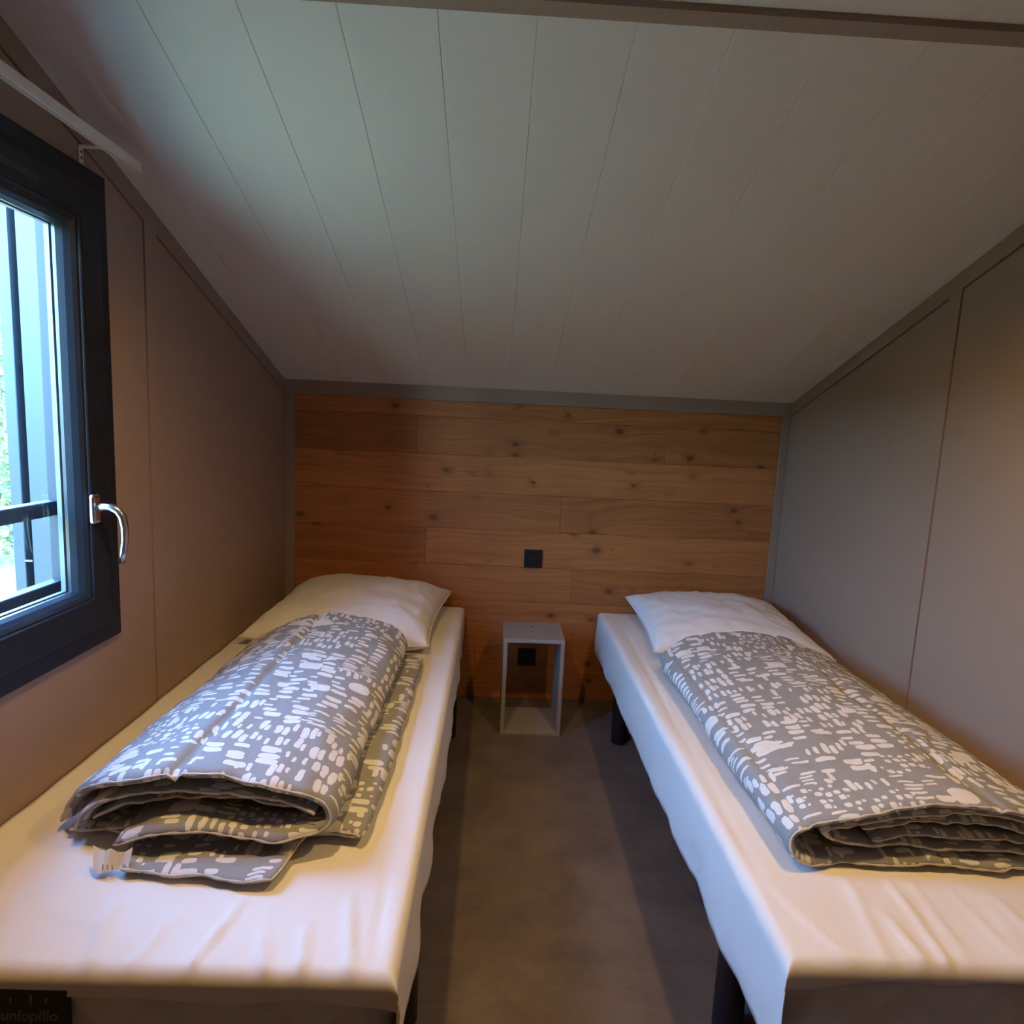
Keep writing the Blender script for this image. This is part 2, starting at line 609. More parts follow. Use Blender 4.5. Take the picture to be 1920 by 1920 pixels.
def side_wall(name, x_in, sgn, yj, strip, window):
    """x_in: face of the boards; sgn: +1 when the wall's body lies towards +x"""
    a, bb = sorted((x_in + sgn * 0.010, x_in + sgn * 0.13))

    def zt(y):
        return zc(y) + 0.02
    parts = []
    if window:
        ys = [(YF - 0.1, WY0), (WY1, 0.012)]
        parts.append(prism_yz_vf([(WY0, 0), (WY1, 0), (WY1, WZ0), (WY0, WZ0)], a, bb))
        parts.append(prism_yz_vf([(WY0, WZ1), (WY1, WZ1), (WY1, zt(WY1)), (YR, zt(YR)), (WY0, zt(WY0))], a, bb))
    else:
        ys = [(YF - 0.1, 0.012)]
    for y0, y1 in ys:
        top = [(y1, zt(y1))] + ([(YR, zt(YR))] if y0 < YR < y1 else []) + [(y0, zt(y0))]
        parts.append(prism_yz_vf([(y0, 0), (y1, 0)] + top, a, bb))
    v, f = join_vf(parts)
    wall = fix_normals(mesh_obj(name, v, f, M_GROOVE))
    tag(wall, kind='structure')
    # boards
    a, bb = sorted((x_in, x_in + sgn * 0.010))
    D = 0.052      # vertical drop of the sloping trim
    G = 0.006      # open joint
    ys1 = yj + strip

    def pb(pl, nm='wall_panel'):
        v, f = join_vf([prism_yz_vf(q, a, bb) for q in pl])
        return fix_normals(mesh_obj(nm, v, f, M_WALL, wall))
    pb([[(ys1 + 0.0004, 0.0), (-0.006, 0.0), (-0.006, zc(-0.006) - D - G), (ys1 + 0.0004, zc(ys1) - D - G)]])
    y0 = YF
    yr = yj - G

    def tp(y):
        return zc(y) - D - G
    if window:
        pl = [[(y0, 0), (WY0, 0), (WY0, tp(WY0)), (y0, tp(y0))],
              [(WY0, 0), (WY1, 0), (WY1, WZ0), (WY0, WZ0)],
              [(WY1, 0), (yr, 0), (yr, tp(yr)), (WY1, tp(WY1))],
              [(WY0, WZ1), (WY1, WZ1), (WY1, tp(WY1)), (YR, tp(YR)), (WY0, tp(WY0))]]
    else:
        pl = [[(y0, 0), (yr, 0), (yr, tp(yr)), (YR, tp(YR)), (y0, tp(y0))]]
    pb(pl)
    # cover strip and sloping trim, a hair proud
    a, bb = sorted((x_in - sgn * 0.0015, x_in + sgn * 0.010))
    v, f = prism_yz_vf([(yj, 0), (ys1, 0), (ys1, zc(ys1) - D), (yj, zc(yj) - D)], a, bb)
    fix_normals(mesh_obj('cover_strip', v, f, M_WALL, wall))
    v, f = prism_yz_vf([(y0, zc(y0)), (y0, zc(y0) - D), (YR, zc(YR) - D), (-0.007, zc(-0.007) - D), (-0.007, zc(-0.007)), (YR, zc(YR))], a, bb)
    fix_normals(mesh_obj('sloping_trim', v, f, M_TRIM, wall))
    return wall


wl_ = side_wall('wall_left', 0.0, -1, -1.066, 0.056, True)
wr_ = side_wall('wall_right', W, 1, -0.967, 0.048, False)


# ceiling: two slopes of boards
def ceiling_slope(name, ya, yb):
    za, zb = zc(ya), zc(yb)
    v, f = prism_yz_vf([(ya, za + 0.010), (yb, zb + 0.010), (yb, zb + 0.12), (ya, za + 0.12)], -0.14, W + 0.14)
    base = fix_normals(mesh_obj(name, v, f, M_CEIL))
    tag(base, kind='structure')
    pitch, x0 = 0.1735, 0.090
    edges = [0.0] + [x0 + pitch * k for k in range(13)] + [W]
    edges = [e for e in edges if e <= W]
    cache = {}
    for k in range(len(edges) - 1):
        wd = round(edges[k + 1] - edges[k], 4)
        if wd < 0.01:
            continue
        if wd not in cache:
            c = 0.0011   # chamfer of the V-joint
            g = 0.0002
            prof = [(g, 0.010), (g, c), (c + g, 0), (wd - c - g, 0), (wd - g, c), (wd - g, 0.010)]
            vv = [(x, ya, za + z) for x, z in prof] + [(x, yb, zb + z) for x, z in prof]
            ff = [(0, 1, 2, 3, 4, 5), (11, 10, 9, 8, 7, 6)] + [(i, (i + 1) % 6, 6 + (i + 1) % 6, 6 + i) for i in range(6)]
            o = fix_normals(mesh_obj('ceiling_plank', vv, ff, M_CEIL, base))
            cache[wd] = o.data
            o.location.x = edges[k]
        else:
            o = bpy.data.objects.new('ceiling_plank', cache[wd])
            COL.objects.link(o)
            o.parent = base
            o.location.x = edges[k]
    return base


ceiling_slope('ceiling', 0.0, YR)
ceiling_slope('ceiling', YF - 0.05, YR)

# ridge trim
y0, y1 = -1.579, -1.626
v, f = prism_yz_vf([(y0, zc(y0) - 0.004), (y1, zc(y1) - 0.012), (y1, zc(y1) + 0.005), (YR, ZR + 0.006), (y0, zc(y0) + 0.006)], 0.0, W)
rt = fix_normals(mesh_obj('trim_4', v, f, M_TRIM))
tag(rt, kind='structure')

# ------------------------------------------------------------------ window
def ring_x(name, x0, x1, y0, y1, z0, z1, wd, mat, parent, bev=0.0, seg=2):
    """picture-frame ring lying in a y-z plane"""
    o = [(y0, z0), (y1, z0), (y1, z1), (y0, z1)]
    i = [(y0 + wd, z0 + wd), (y1 - wd, z0 + wd), (y1 - wd, z1 - wd), (y0 + wd, z1 - wd)]
    V = [(x0,) + p for p in o] + [(x0,) + p for p in i] + [(x1,) + p for p in o] + [(x1,) + p for p in i]
    F = []
    for k in range(4):
        q = (k + 1) % 4
        F += [(k, q, 4 + q, 4 + k), (8 + k, 12 + k, 12 + q, 8 + q), (k, 8 + k, 8 + q, q), (4 + k, 4 + q, 12 + q, 12 + k)]
    ob = mesh_obj(name, V, F, mat, parent)
    bevel_obj(ob, bev, seg)
    return ob


win = ring_x('window_1', -0.115, 0.012, WY0, WY1, WZ0, WZ1, 0.055, M_FRAME, None, 0.004, 2)
tag(win, kind='structure')
SY0, SY1, SZ0, SZ1 = WY0 + 0.045, WY1 - 0.045, WZ0 + 0.045, WZ1 - 0.045
sash = ring_x('window_sash', -0.045, 0.024, SY0, SY1, SZ0, SZ1, 0.072, M_FRAME, win, 0.006, 3)
# glazing bead with a sloping face towards the glass
gy0, gy1, gz0, gz1 = SY0 + 0.070, SY1 - 0.070, SZ0 + 0.070, SZ1 - 0.070
o_ = [(gy0, gz0), (gy1, gz0), (gy1, gz1), (gy0, gz1)]


def inset(d):
    return [(gy0 + d, gz0 + d), (gy1 - d, gz0 + d), (gy1 - d, gz1 - d), (gy0 + d, gz1 - d)]


V, F = [], []
levels = [(0.0, 0.018), (0.006, 0.017), (0.013, 0.011), (0.020, 0.000), (0.024, -0.013), (0.024, -0.020)]
for d, x in levels:
    V += [(x,) + p for p in inset(d)]
for j in range(len(levels) - 1):
    for k in range(4):
        q = (k + 1) % 4
        F.append((j * 4 + k, j * 4 + q, j * 4 + 4 + q, j * 4 + 4 + k))
fix_normals(mesh_obj('glazing_bead', V, F, M_BEAD, sash))
v, f = box_vf(-0.024, -0.020, gy0 + 0.01, gy1 - 0.01, gz0 + 0.01, gz1 - 0.01)
mesh_obj('window_pane', v, f, M_GLASS, sash)
ring_x('spacer', -0.034, -0.024, gy0 + 0.018, gy1 - 0.018, gz0 + 0.018, gz1 - 0.018, 0.008, M_GUARDL, sash)
box('vent_slot', 0.0235, 0.0262, -1.64, -1.475, 1.655, 1.668, M_BLACK, sash, 0.001, 1)
# handle
hy, hz = -1.352, 1.012
hr = box('handle_rosette', 0.0235, 0.035, hy - 0.015, hy + 0.015, hz - 0.034, hz + 0.034, M_CHROME, sash, 0.008, 3)
pts = [(0.034, hy, hz + 0.004), (0.050, hy, hz + 0.006), (0.064, hy + 0.001, hz + 0.005), (0.077, hy + 0.003, hz - 0.002), (0.085, hy + 0.005, hz - 0.016),
       (0.088, hy + 0.007, hz - 0.040), (0.087, hy + 0.008, hz - 0.070), (0.083, hy + 0.008, hz - 0.098), (0.078, hy + 0.008, hz - 0.122)]
v, f = tube_vf(pts, [0.0095, 0.0095, 0.0095, 0.0095, 0.0092, 0.0085, 0.008, 0.0078, 0.0074], 14)
fix_normals(mesh_obj('handle_lever', v, f, M_CHROME, sash, True))

# guard rail outside the window
gd = empty('window_guard', (-0.10, -1.28, 0.70))
tag(gd, 'dark metal window guard with two horizontal rails outside the glass', 'guard rail')
box('guard_rail', -0.115, -0.085, -1.78, -1.285, 0.987, 1.020, M_GUARD, gd, 0.002, 1)
box('guard_rail', -0.115, -0.085, -1.78, -1.285, 0.796, 0.832, M_GUARD, gd, 0.002, 1)
box('guard_stile', -0.118, -0.082, -1.287, -1.268, 0.745, 1.69, M_GUARDL, gd, 0.002, 1)
box('guard_stile', -0.118, -0.082, -1.772, -1.753, 0.745, 1.69, M_GUARDL, gd, 0.002, 1)

# curtain rail above the window
cr = empty('curtain_rail', (0.0, -1.307, 1.77))
tag(cr, 'slim white curtain rail on an angle bracket above the window', 'curtain rail')
prof = [(0.072, 1.768), (0.076, 1.768), (0.076, 1.772), (0.0815, 1.772), (0.0815, 1.7695), (0.087, 1.7695), (0.087, 1.7885), (0.072, 1.7885)]
n_ = len(prof)
ya, yb = -1.92, -1.234
v = [(x, ya, z) for x, z in prof] + [(x, yb, z) for x, z in prof]
f = [tuple(range(n_)), tuple(range(2 * n_ - 1, n_ - 1, -1))] + [(i, (i + 1) % n_, n_ + (i + 1) % n_, n_ + i) for i in range(n_)]
fix_normals(mesh_obj('rail', v, f, M_WHITE, cr))
box('rail_end_cap', 0.071, 0.088, yb, yb + 0.004, 1.767, 1.7895, M_WHITE, cr, 0.001, 1)
for by in (-1.307, -1.84):
    br = box('bracket', 0.0, 0.003, by - 0.007, by + 0.007, 1.752, 1.789, M_WHITE, cr, 0.001, 1)
    box('bracket_arm', 0.0, 0.075, by - 0.007, by + 0.007, 1.786, 1.7895, M_WHITE, br, 0.001, 1)
    for sz in (1.765, 1.777):
        v, f = tube_vf([(0.0028, by, sz), (0.0042, by, sz)], 0.0028, 10)
        fix_normals(mesh_obj('screw', v, f, M_SCREW, br))

# ------------------------------------------------------------------ sockets
def socket(name, x0, z0, label):
    s = 0.0815
    e = empty(name, (x0 + s / 2, 0.0, z0 + s / 2))
    tag(e, label, 'socket', 'black wall sockets on the wooden wall')
    box('cover_plate', x0, x0 + s, -0.012, -0.0, z0, z0 + s, M_PLASTIC, e, 0.003, 2)
    cx, cz = x0 + s / 2, z0 + s / 2
    # round well: ring with a recessed floor
    n = 32
    V, F = [], []
    for rr, yy in ((0.0245, -0.0121), (0.0235, -0.0132), (0.0215, -0.0132), (0.0205, -0.0105), (0.0, -0.0105)):
        for k in range(n):
            a = 2 * math.pi * k / n
            V.append((cx + rr * math.cos(a), yy, cz + rr * math.sin(a)))
    for j in range(4):
        for k in range(n):
            F.append((j * n + k, j * n + (k + 1) % n, (j + 1) * n + (k + 1) % n, (j + 1) * n + k))
    mesh_obj('socket_well', V, F, M_PLASTIC, e, True)
    for sx in (-0.0095, 0.0095):
        v, f = tube_vf([(cx + sx, -0.0124, cz - 0.002), (cx + sx, -0.0133, cz - 0.002)], 0.003, 10)
        fix_normals(mesh_obj('contact_hole', v, f, M_BLACK, e))
    v, f = tube_vf([(cx, -0.011, cz + 0.010), (cx, -0.019, cz + 0.010)], 0.0024, 10)
    fix_normals(mesh_obj('earth_pin', v, f, M_CHROME, e))
    return e


socket('wall_socket', 1.0615, 0.6175, 'square black wall socket alone on the boards above the bedside box')
socket('wall_socket', 1.0555, 0.160, 'square black wall socket low on the boards behind the bedside box')

# ------------------------------------------------------------------ bedside box
nx0, nx1, ny0, ny1, nh, nt_ = 0.980, 1.224, -0.357, -0.130, 0.405, 0.016
ns = empty('bedside_box', ((nx0 + nx1) / 2, (ny0 + ny1) / 2, 0))
tag(ns, 'hollow grey bedside box open at the front, standing on the floor between the beds', 'bedside table')
box('top_panel', nx0, nx1, ny0, ny1, nh - nt_, nh, M_GREYL, ns, 0.0012, 1)
box('bottom_panel', nx0, nx1, ny0, ny1, 0.0, nt_, M_GREYL, ns, 0.0012, 1)
box('side_panel', nx0, nx0 + nt_, ny0, ny1, nt_, nh - nt_, M_GREYL, ns, 0.0012, 1)
box('side_panel', nx1 - nt_, nx1, ny0, ny1, nt_, nh - nt_, M_GREYL, ns, 0.0012, 1)
for sy in (-0.195, -0.255):
    v, f = tube_vf([(1.0985, sy, nh - 0.001), (1.0985, sy, nh + 0.0012)], 0.0045, 12)
    fix_normals(mesh_obj('screw_cap', v, f, M_SCREW, ns))

# ------------------------------------------------------------------ beds
ZB, ZT = 0.228, 0.428      # underside and top of the mattress
BL1 = -0.028  # foot and head


FOOT_L, FOOT_R = -1.942, -1.902


def quilt(s, z):
    """scalloped quilting, s along the side"""
    p = 0.15
    a = abs(math.sin(math.pi * (s / p + (z - ZB) / 0.16)))
    b_ = abs(math.sin(math.pi * (s / p - (z - ZB) / 0.16)))
    return 0.012 * min(1.0, 1.3 * min(a, b_) ** 0.5)


def make_bed(x0, x1, label, BL0):
    bed = empty('single_bed', ((x0 + x1) / 2, (BL0 + BL1) / 2, 0))
    tag(bed, label, 'bed', 'single beds')
    # mattress body: rounded rectangle swept in z, quilted sides
    r = 0.05
    per = []
    cs = [(x1 - r, BL1 - r, 0), (x0 + r, BL1 - r, 90), (x0 + r, BL0 + r, 180), (x1 - r, BL0 + r, 270)]
    path = []
    for cx, cy, a0 in cs:
        for k in range(9):
            a = R(a0 + 90 * k / 8)
            path.append((cx + r * math.cos(a), cy + r * math.sin(a), math.cos(a), math.sin(a)))
    # densify straights
    dense = []
    for i in range(len(path)):
        p, q = path[i], path[(i + 1) % len(path)]
        d = math.hypot(q[0] - p[0], q[1] - p[1])
        m = max(1, int(d / 0.012))
        for k in range(m):
            t = k / m
            dense.append(tuple(p[j] * (1 - t) + q[j] * t for j in range(4)))
    n = len(dense)
    arc = [0.0]
    for i in range(1, n):
        arc.append(arc[-1] + math.hypot(dense[i][0] - dense[i - 1][0], dense[i][1] - dense[i - 1][1]))
    zs = [(ZB, -0.02), (ZB + 0.004, -0.008), (ZB + 0.014, -0.001)] + [(ZB + 0.014 + (ZT - ZB - 0.044) * k / 18, 0.0) for k in range(1, 19)] + \
         [(ZT - 0.022, -0.003), (ZT - 0.013, -0.009), (ZT - 0.005, -0.020), (ZT - 0.002, -0.036)]
    V, F = [], []
    for z, off in zs:
        for i, (x, y, nx, ny) in enumerate(dense):
            q = quilt(arc[i], z) - 0.012 if off == 0.0 else -0.006
            d = off + q - 0.002
            V.append((x + nx * d, y + ny * d, z))
    for j in range(len(zs) - 1):
        for i in range(n):
            F.append((j * n + i, j * n + (i + 1) % n, (j + 1) * n + (i + 1) % n, (j + 1) * n + i))
    F.append(tuple(range(n - 1, -1, -1)))
    F.append(tuple(range((len(zs) - 1) * n, len(zs) * n)))
    mt = mesh_obj('mattress', V, F, M_QUILT, bed, True)
    mt.data.polygons[-1].use_smooth = False
    mt.data.polygons[-2].use_smooth = False
    for lx in ((x0 + 0.052, x1 - 0.030) if x0 < 0.5 else (x0 + 0.050, x1 - 0.052)):
        for ly in (-0.385, -1.60):
            rr = 0.031
            v, f = tube_vf([(lx, ly, 0.0), (lx, ly, 0.004), (lx, ly, ZB + 0.004)], [rr - 0.003, rr, rr], 28)
            fix_normals(mesh_obj('leg', v, f, M_BLACK, bed))
    box('slat_frame', x0 + 0.03, x1 - 0.03, BL0 + 0.05, BL1 - 0.05, ZB - 0.028, ZB + 0.001, M_BLACK, bed, 0.006, 2)
    return bed, mt


bedL, mtL = make_bed(0.004, 0.803, 'single bed on black legs under the window, navy label on its foot end', FOOT_L)
bedR, mtR = make_bed(1.408, W - 0.004, 'single bed on black legs against the plain wall without window', FOOT_R)

# woven label on the left bed's foot end
lb = box('fabric_label', 0.194, 0.334, FOOT_L - 0.0045, FOOT_L + 0.004, 0.315, 0.402, M_LABEL, mtL, 0.001, 1)


def lettering(body, size, loc, mat, parent, shear=0.0, bold=0.0):
    c = bpy.data.curves.new('lettering', 'FONT')
    c.body = body
    c.size = size
    c.shear = shear
    c.offset = bold
    c.extrude = 0.0004
    c.align_x = 'RIGHT'
    to = bpy.data.objects.new('lettering_curve', c)
    COL.objects.link(to)
    dg = bpy.context.evaluated_depsgraph_get()
    me = bpy.data.meshes.new_from_object(to.evaluated_get(dg))
    bpy.data.objects.remove(to, do_unlink=True)
    mw = Matrix.Translation(loc) @ Matrix.Rotation(R(90), 4, 'X')
    off = Vector((0, 0, 0))
    q = parent
    while q is not None:
        off += q.location
        q = q.parent
    me.transform(Matrix.Translation(-off) @ mw)
    me.materials.clear()
    me.materials.append(mat)
    o = bpy.data.objects.new('label_lettering', me)
    COL.objects.link(o)
    o.parent = parent
    return o


lt = lettering('dunlopillo', 0.0235, (0.319, FOOT_L - 0.0049, 0.3535), M_LETTER, mtL, 0.18, 0.0006)
for ex, eh in ((0.252, 0.008), (0.2805, 0.015), (0.302, 0.007)):
    box('label_mark', ex, ex + 0.004, FOOT_L - 0.0054, FOOT_L - 0.0040, 0.386 - eh / 2, 0.386 + eh / 2, M_LETTER, mtL)


# ------------------------------------------------------------------ sheets
def seg_ridge(x, y, a, b, wd):
    ax, ay = a
    bx, by = b
    dx, dy = bx - ax, by - ay
    L2 = dx * dx + dy * dy
    t = ((x - ax) * dx + (y - ay) * dy) / L2
    if t < 0 or t > 1:
        return 0.0
    px, py = ax + t * dx, ay + t * dy
    d = math.hypot(x - px, y - py)
    return math.exp(-(d / wd) ** 2) * math.sin(math.pi * min(1, max(0, t))) ** 0.5


def make_sheet(x0, x1, side, label, creases, seed, front_drop, wave, BL0):
    """side: +1 when the free long edge looks to +x"""
    rr = 0.022
    pad = 0.0035
    xa, xb = x0 - 0.0, x1 + 0.0
    if side > 0:
        xb += pad
    else:
        xa -= pad
    ya, yb = BL0 - pad, BL1 + 0.002
    zt = ZT + 0.003

    def prof(c0, c1, drop0, drop1, nflat):
        """list of (coordinate, drop, outward sign) along one direction"""
        out = []
        q = rr * math.pi / 2
        if drop0 > 0:
            m = 14
            for k in range(m):
                out.append((c0, rr + (drop0 - rr) * (1 - k / m), -1))
            for k in range(7):
                a = R(90 * k / 7)
                out.append((c0 + rr * (1 - math.cos(a)), rr * (1 - math.sin(a)), -1))
            s0 = c0 + rr
        else:
            s0 = c0
        s1 = c1 - rr if drop1 > 0 else c1
        for k in range(nflat + 1):
            out.append((s0 + (s1 - s0) * k / nflat, 0.0, 0))
        if drop1 > 0:
            for k in range(6, -1, -1):
                a = R(90 * k / 7)
                out.append((c1 - rr * (1 - math.cos(a)), rr * (1 - math.sin(a)), 1))
            m = 14
            for k in range(1, m + 1):
                out.append((c1, rr + (drop1 - rr) * k / m, 1))
        return out
    dside = 0.176 if side > 0 else 0.188
    PX = prof(xa, xb, 0.0 if side > 0 else dside, dside if side > 0 else 0.0, 90)
    PY = prof(ya, yb, front_drop, 0.10, 200)
    V, F, U = [], [], []
    for j, (y, dy, oy) in enumerate(PY):
        for i, (x, dx, ox) in enumerate(PX):
            dyy = dy
            dxx = dx
            if dx > rr:   # wavy hem along the side
                k = (dx - rr) / (dside - rr)
                hem = wave * (0.012 * fbm((y * 4.0, seed, 0), 3) + 0.004 * math.sin(y * 19 + seed))
                dxx = rr + (dside - rr + hem) * k
            if dy > rr and oy < 0:
                k = (dy - rr) / (front_drop - rr)
                corner = sstep(0.16, 0.02, (xb - x) if side > 0 else (x - xa))
                dyy = rr + (front_drop - rr + 0.010 * fbm((x * 6, seed + 4, 1), 2) + 0.014 * corner) * k
            d = max(dxx, dyy)
            ex = ox * (0.007 * fbm((y * 7, dx * 5, seed), 3) * sstep(rr, 0.15, dx) + 0.014 * sstep(0.05, 0.19, dx) * (0.5 + 0.5 * math.sin(y * 17 + 2 * math.sin(y * 6 + seed))) * wave) if dx > 0 else 0.0
            ey = oy * (0.004 * fbm((x * 9, dy * 5, seed + 9), 2) * sstep(rr, 0.06, dy) + 0.003 * sstep(rr, 0.08, dy)) if dy > 0 else 0.0
            if dx > 0.0 and dy > 0.0 and oy < 0:   # gathered corner flap
                m = min(dx, dy)
                ex += ox * 0.20 * m
                ey += oy * 0.26 * m
                ds = 0.75 * m
                d = max(dxx, dyy) + 0.10 * ds
            z = zt - d
            top = 1.0 if (dx == 0 and dy == 0) else max(0.0, 1 - max(dx, dy) / rr)
            h = 0.0030 * fbm((x * 4.5, y * 3.0, seed), 3) + 0.0022 * (1 - abs(fbm((x * 3.2 + y, y * 2.6 - x, seed + 11), 2))) ** 9 + 0.0008 * fbm((x * 19, y * 11, seed + 2), 2)
            for a, b_, wd, am in creases:
                h += am * seg_ridge(x, y, a, b_, wd)
            z += (h + 0.0015) * top
            V.append((x + ex, y + ey, z))
            U.append((x, y))
    n = len(PX)
    for j in range(len(PY) - 1):
        for i in range(n - 1):
            F.append((j * n + i, j * n + i + 1, (j + 1) * n + i + 1, (j + 1) * n + i))
    e = mesh_obj('bed_sheet', V, F, M_SHEET, None, True, U)
    me = e.data
    md = e.modifiers.new('cloth', 'SOLIDIFY')
    md.thickness = 0.0012
    md.offset = -1 if True else 1
    tag(e, label, 'sheet', 'white bed sheets')
    return e


crL = [((0.32, -1.80), (0.36, -1.94), 0.007, 0.008), ((0.53, -1.80), (0.50, -1.955), 0.005, 0.009),
       ((0.58, -1.86), (0.62, -1.955), 0.007, 0.008), ((0.70, -1.78), (0.74, -1.95), 0.008, 0.009),
       ((0.645, -1.84), (0.67, -1.955), 0.006, 0.008), ((0.76, -0.10), (0.72, -0.75), 0.012, 0.003),
       ((0.20, -1.81), (0.40, -1.89), 0.016, 0.005), ((0.10, -1.70), (0.16, -1.93), 0.012, 0.005),
       ((0.745, -1.60), (0.768, -1.93), 0.007, -0.005), ((0.43, -1.84), (0.42, -1.95), 0.006, 0.005)]
crR = [((1.475, -0.12), (1.452, -1.30), 0.006, -0.0035), ((1.452, -1.25), (1.44, -1.72), 0.005, -0.0028),
       ((1.68, -1.70), (1.66, -1.94), 0.006, 0.005), ((1.72, -1.71), (1.70, -1.92), 0.005, 0.003),
       ((1.60, -1.72), (1.56, -1.93), 0.010, 0.0035), ((1.78, -1.72), (1.79, -1.93), 0.008, 0.0025),
       ((1.44, -1.72), (1.52, -1.93), 0.007, 0.004), ((1.62, -1.80), (1.63, -1.94), 0.006, 0.004),
       ((1.85, -1.73), (1.87, -1.93), 0.009, 0.003), ((1.95, -1.75), (1.93, -1.94), 0.009, 0.003),
       ((1.50, -0.20), (1.60, -0.35), 0.012, 0.002)]
make_sheet(0.004, 0.803, 1, 'white sheet draped over the bed under the window, its wavy hem hanging by the aisle', crL, 3.3, 0.040, 0.55, FOOT_L)
make_sheet(1.408, W - 0.004, -1, 'white sheet stretched over the bed along the plain wall, creased at the foot', crR, 8.1, 0.025, 0.2, FOOT_R)


# ------------------------------------------------------------------ pillows
def make_pillow(cx, cy, sx, sy, th, rot, tilt, label, seed, lift):
    n = 56
    V, F = [], []
    zb = ZT + 0.006
    c, s = math.cos(rot), math.sin(rot)

    def pos(u, v, up):
        # u, v in -1..1; sides pulled in between the pointed corners
        pinx = 1 - 0.075 * (1 - abs(v) ** 2.4)
        piny = 1 - 0.075 * (1 - abs(u) ** 2.4)
        x = u * sx / 2 * pinx
        y = v * sy / 2 * piny
        prof = max(0.0, (1 - abs(u) ** 2.6)) * max(0.0, (1 - abs(v) ** 2.6))
        t = th * prof ** 0.42
        wr = (0.010 * fbm((u * 2.2, v * 2.2, seed), 3) + 0.005 * (1 - abs(fbm((u * 3.1 + v, v * 2.2, seed + 3), 2))) ** 6) * prof ** 0.3
        # radial gathers near the seams
        e = max(abs(u), abs(v))
        wr += 0.0022 * math.sin(19 * (u if abs(v) > abs(u) else v) + seed + 2.5 * fbm((u * 3, v * 3, seed), 2)) * sstep(0.55, 0.85, e) * sstep(1.0, 0.9, e)
        crn = (abs(u) * abs(v)) ** 5
        if up:
            z = 0.030 + t * 0.86 + wr + 0.012 * crn
        else:
            z = 0.030 - min(0.030, t * 0.5) + 0.012 * crn
        z += lift * (v + 1) / 2 + tilt * u
        return (cx + x * c - y * s, cy + x * s + y * c, zb + max(0.0, z))
    for up in (True, False):
        for j in range(n + 1):
            for i in range(n + 1):
                u = math.sin((i / n - 0.5) * math.pi) * 0.35 + (2 * i / n - 1) * 0.65
                v = math.sin((j / n - 0.5) * math.pi) * 0.35 + (2 * j / n - 1) * 0.65
                V.append(pos(u, v, up))
    m = (n + 1) * (n + 1)
    for j in range(n):
        for i in range(n):
            a = j * (n + 1) + i
            F.append((a, a + 1, a + n + 2, a + n + 1))
            F.append((m + a, m + a + n + 1, m + a + n + 2, m + a + 1))
    o = mesh_obj('pillow', V, F, M_PILLOW, None, True)
    bm = bmesh.new()
    bm.from_mesh(o.data)
    bmesh.ops.remove_doubles(bm, verts=bm.verts, dist=0.0004)
    bm.to_mesh(o.data)
    bm.free()
    for p in o.data.polygons:
        p.use_smooth = True
    tag(o, label, 'pillow', 'white pillows')
    # stitched rim
    rim = []
    for k in range(4):
        for q in range(24):
            t = -1 + 2 * q / 24
            u, v = [(t, -1), (1, t), (-t, 1), (-1, -t)][k]
            rim.append(pos(u, v, True))
    v, f = tube_vf(rim + [rim[0]], 0.0032, 6, False)
    mesh_obj('pillow_seam', v, f, M_PILLOW, o, True)
    return o


make_pillow(0.400, -0.345, 0.66, 0.62, 0.135, R(-3), 0.0, 'plump white pillow at the head of the bed under the window', 1.7, 0.03)
make_pillow(1.835, -0.345, 0.64, 0.62, 0.115, R(-2), 0.0, 'plump white pillow at the head of the bed along the plain wall', 6.2, 0.03)


# ------------------------------------------------------------------ folded duvets
def resample(path, step):
    # Catmull-Rom through the given points, evenly spaced
    P = [Vector((p[0], p[1])) for p in path]
    ext = [P[0] * 2 - P[1]] + P + [P[-1] * 2 - P[-2]]
    fine = []
    for i in range(1, len(ext) - 2):
        p0, p1, p2, p3 = ext[i - 1:i + 3]
        for k in range(16):
            t = k / 16
            fine.append(0.5 * ((2 * p1) + (p2 - p0) * t + (2 * p0 - 5 * p1 + 4 * p2 - p3) * t * t + (3 * p1 - p0 - 3 * p2 + p3) * t ** 3))
    fine.append(P[-1])
    arc = [0.0]
    for i in range(1, len(fine)):
        arc.append(arc[-1] + (fine[i] - fine[i - 1]).length)
    n = max(6, int(arc[-1] / step))
    out = []
    j = 0
    for k in range(n + 1):
        s = arc[-1] * k / n
        while j < len(arc) - 2 and arc[j + 1] < s:
            j += 1
        t = (s - arc[j]) / max(1e-9, arc[j + 1] - arc[j])
        out.append((fine[j].lerp(fine[j + 1], t), s))
    return out


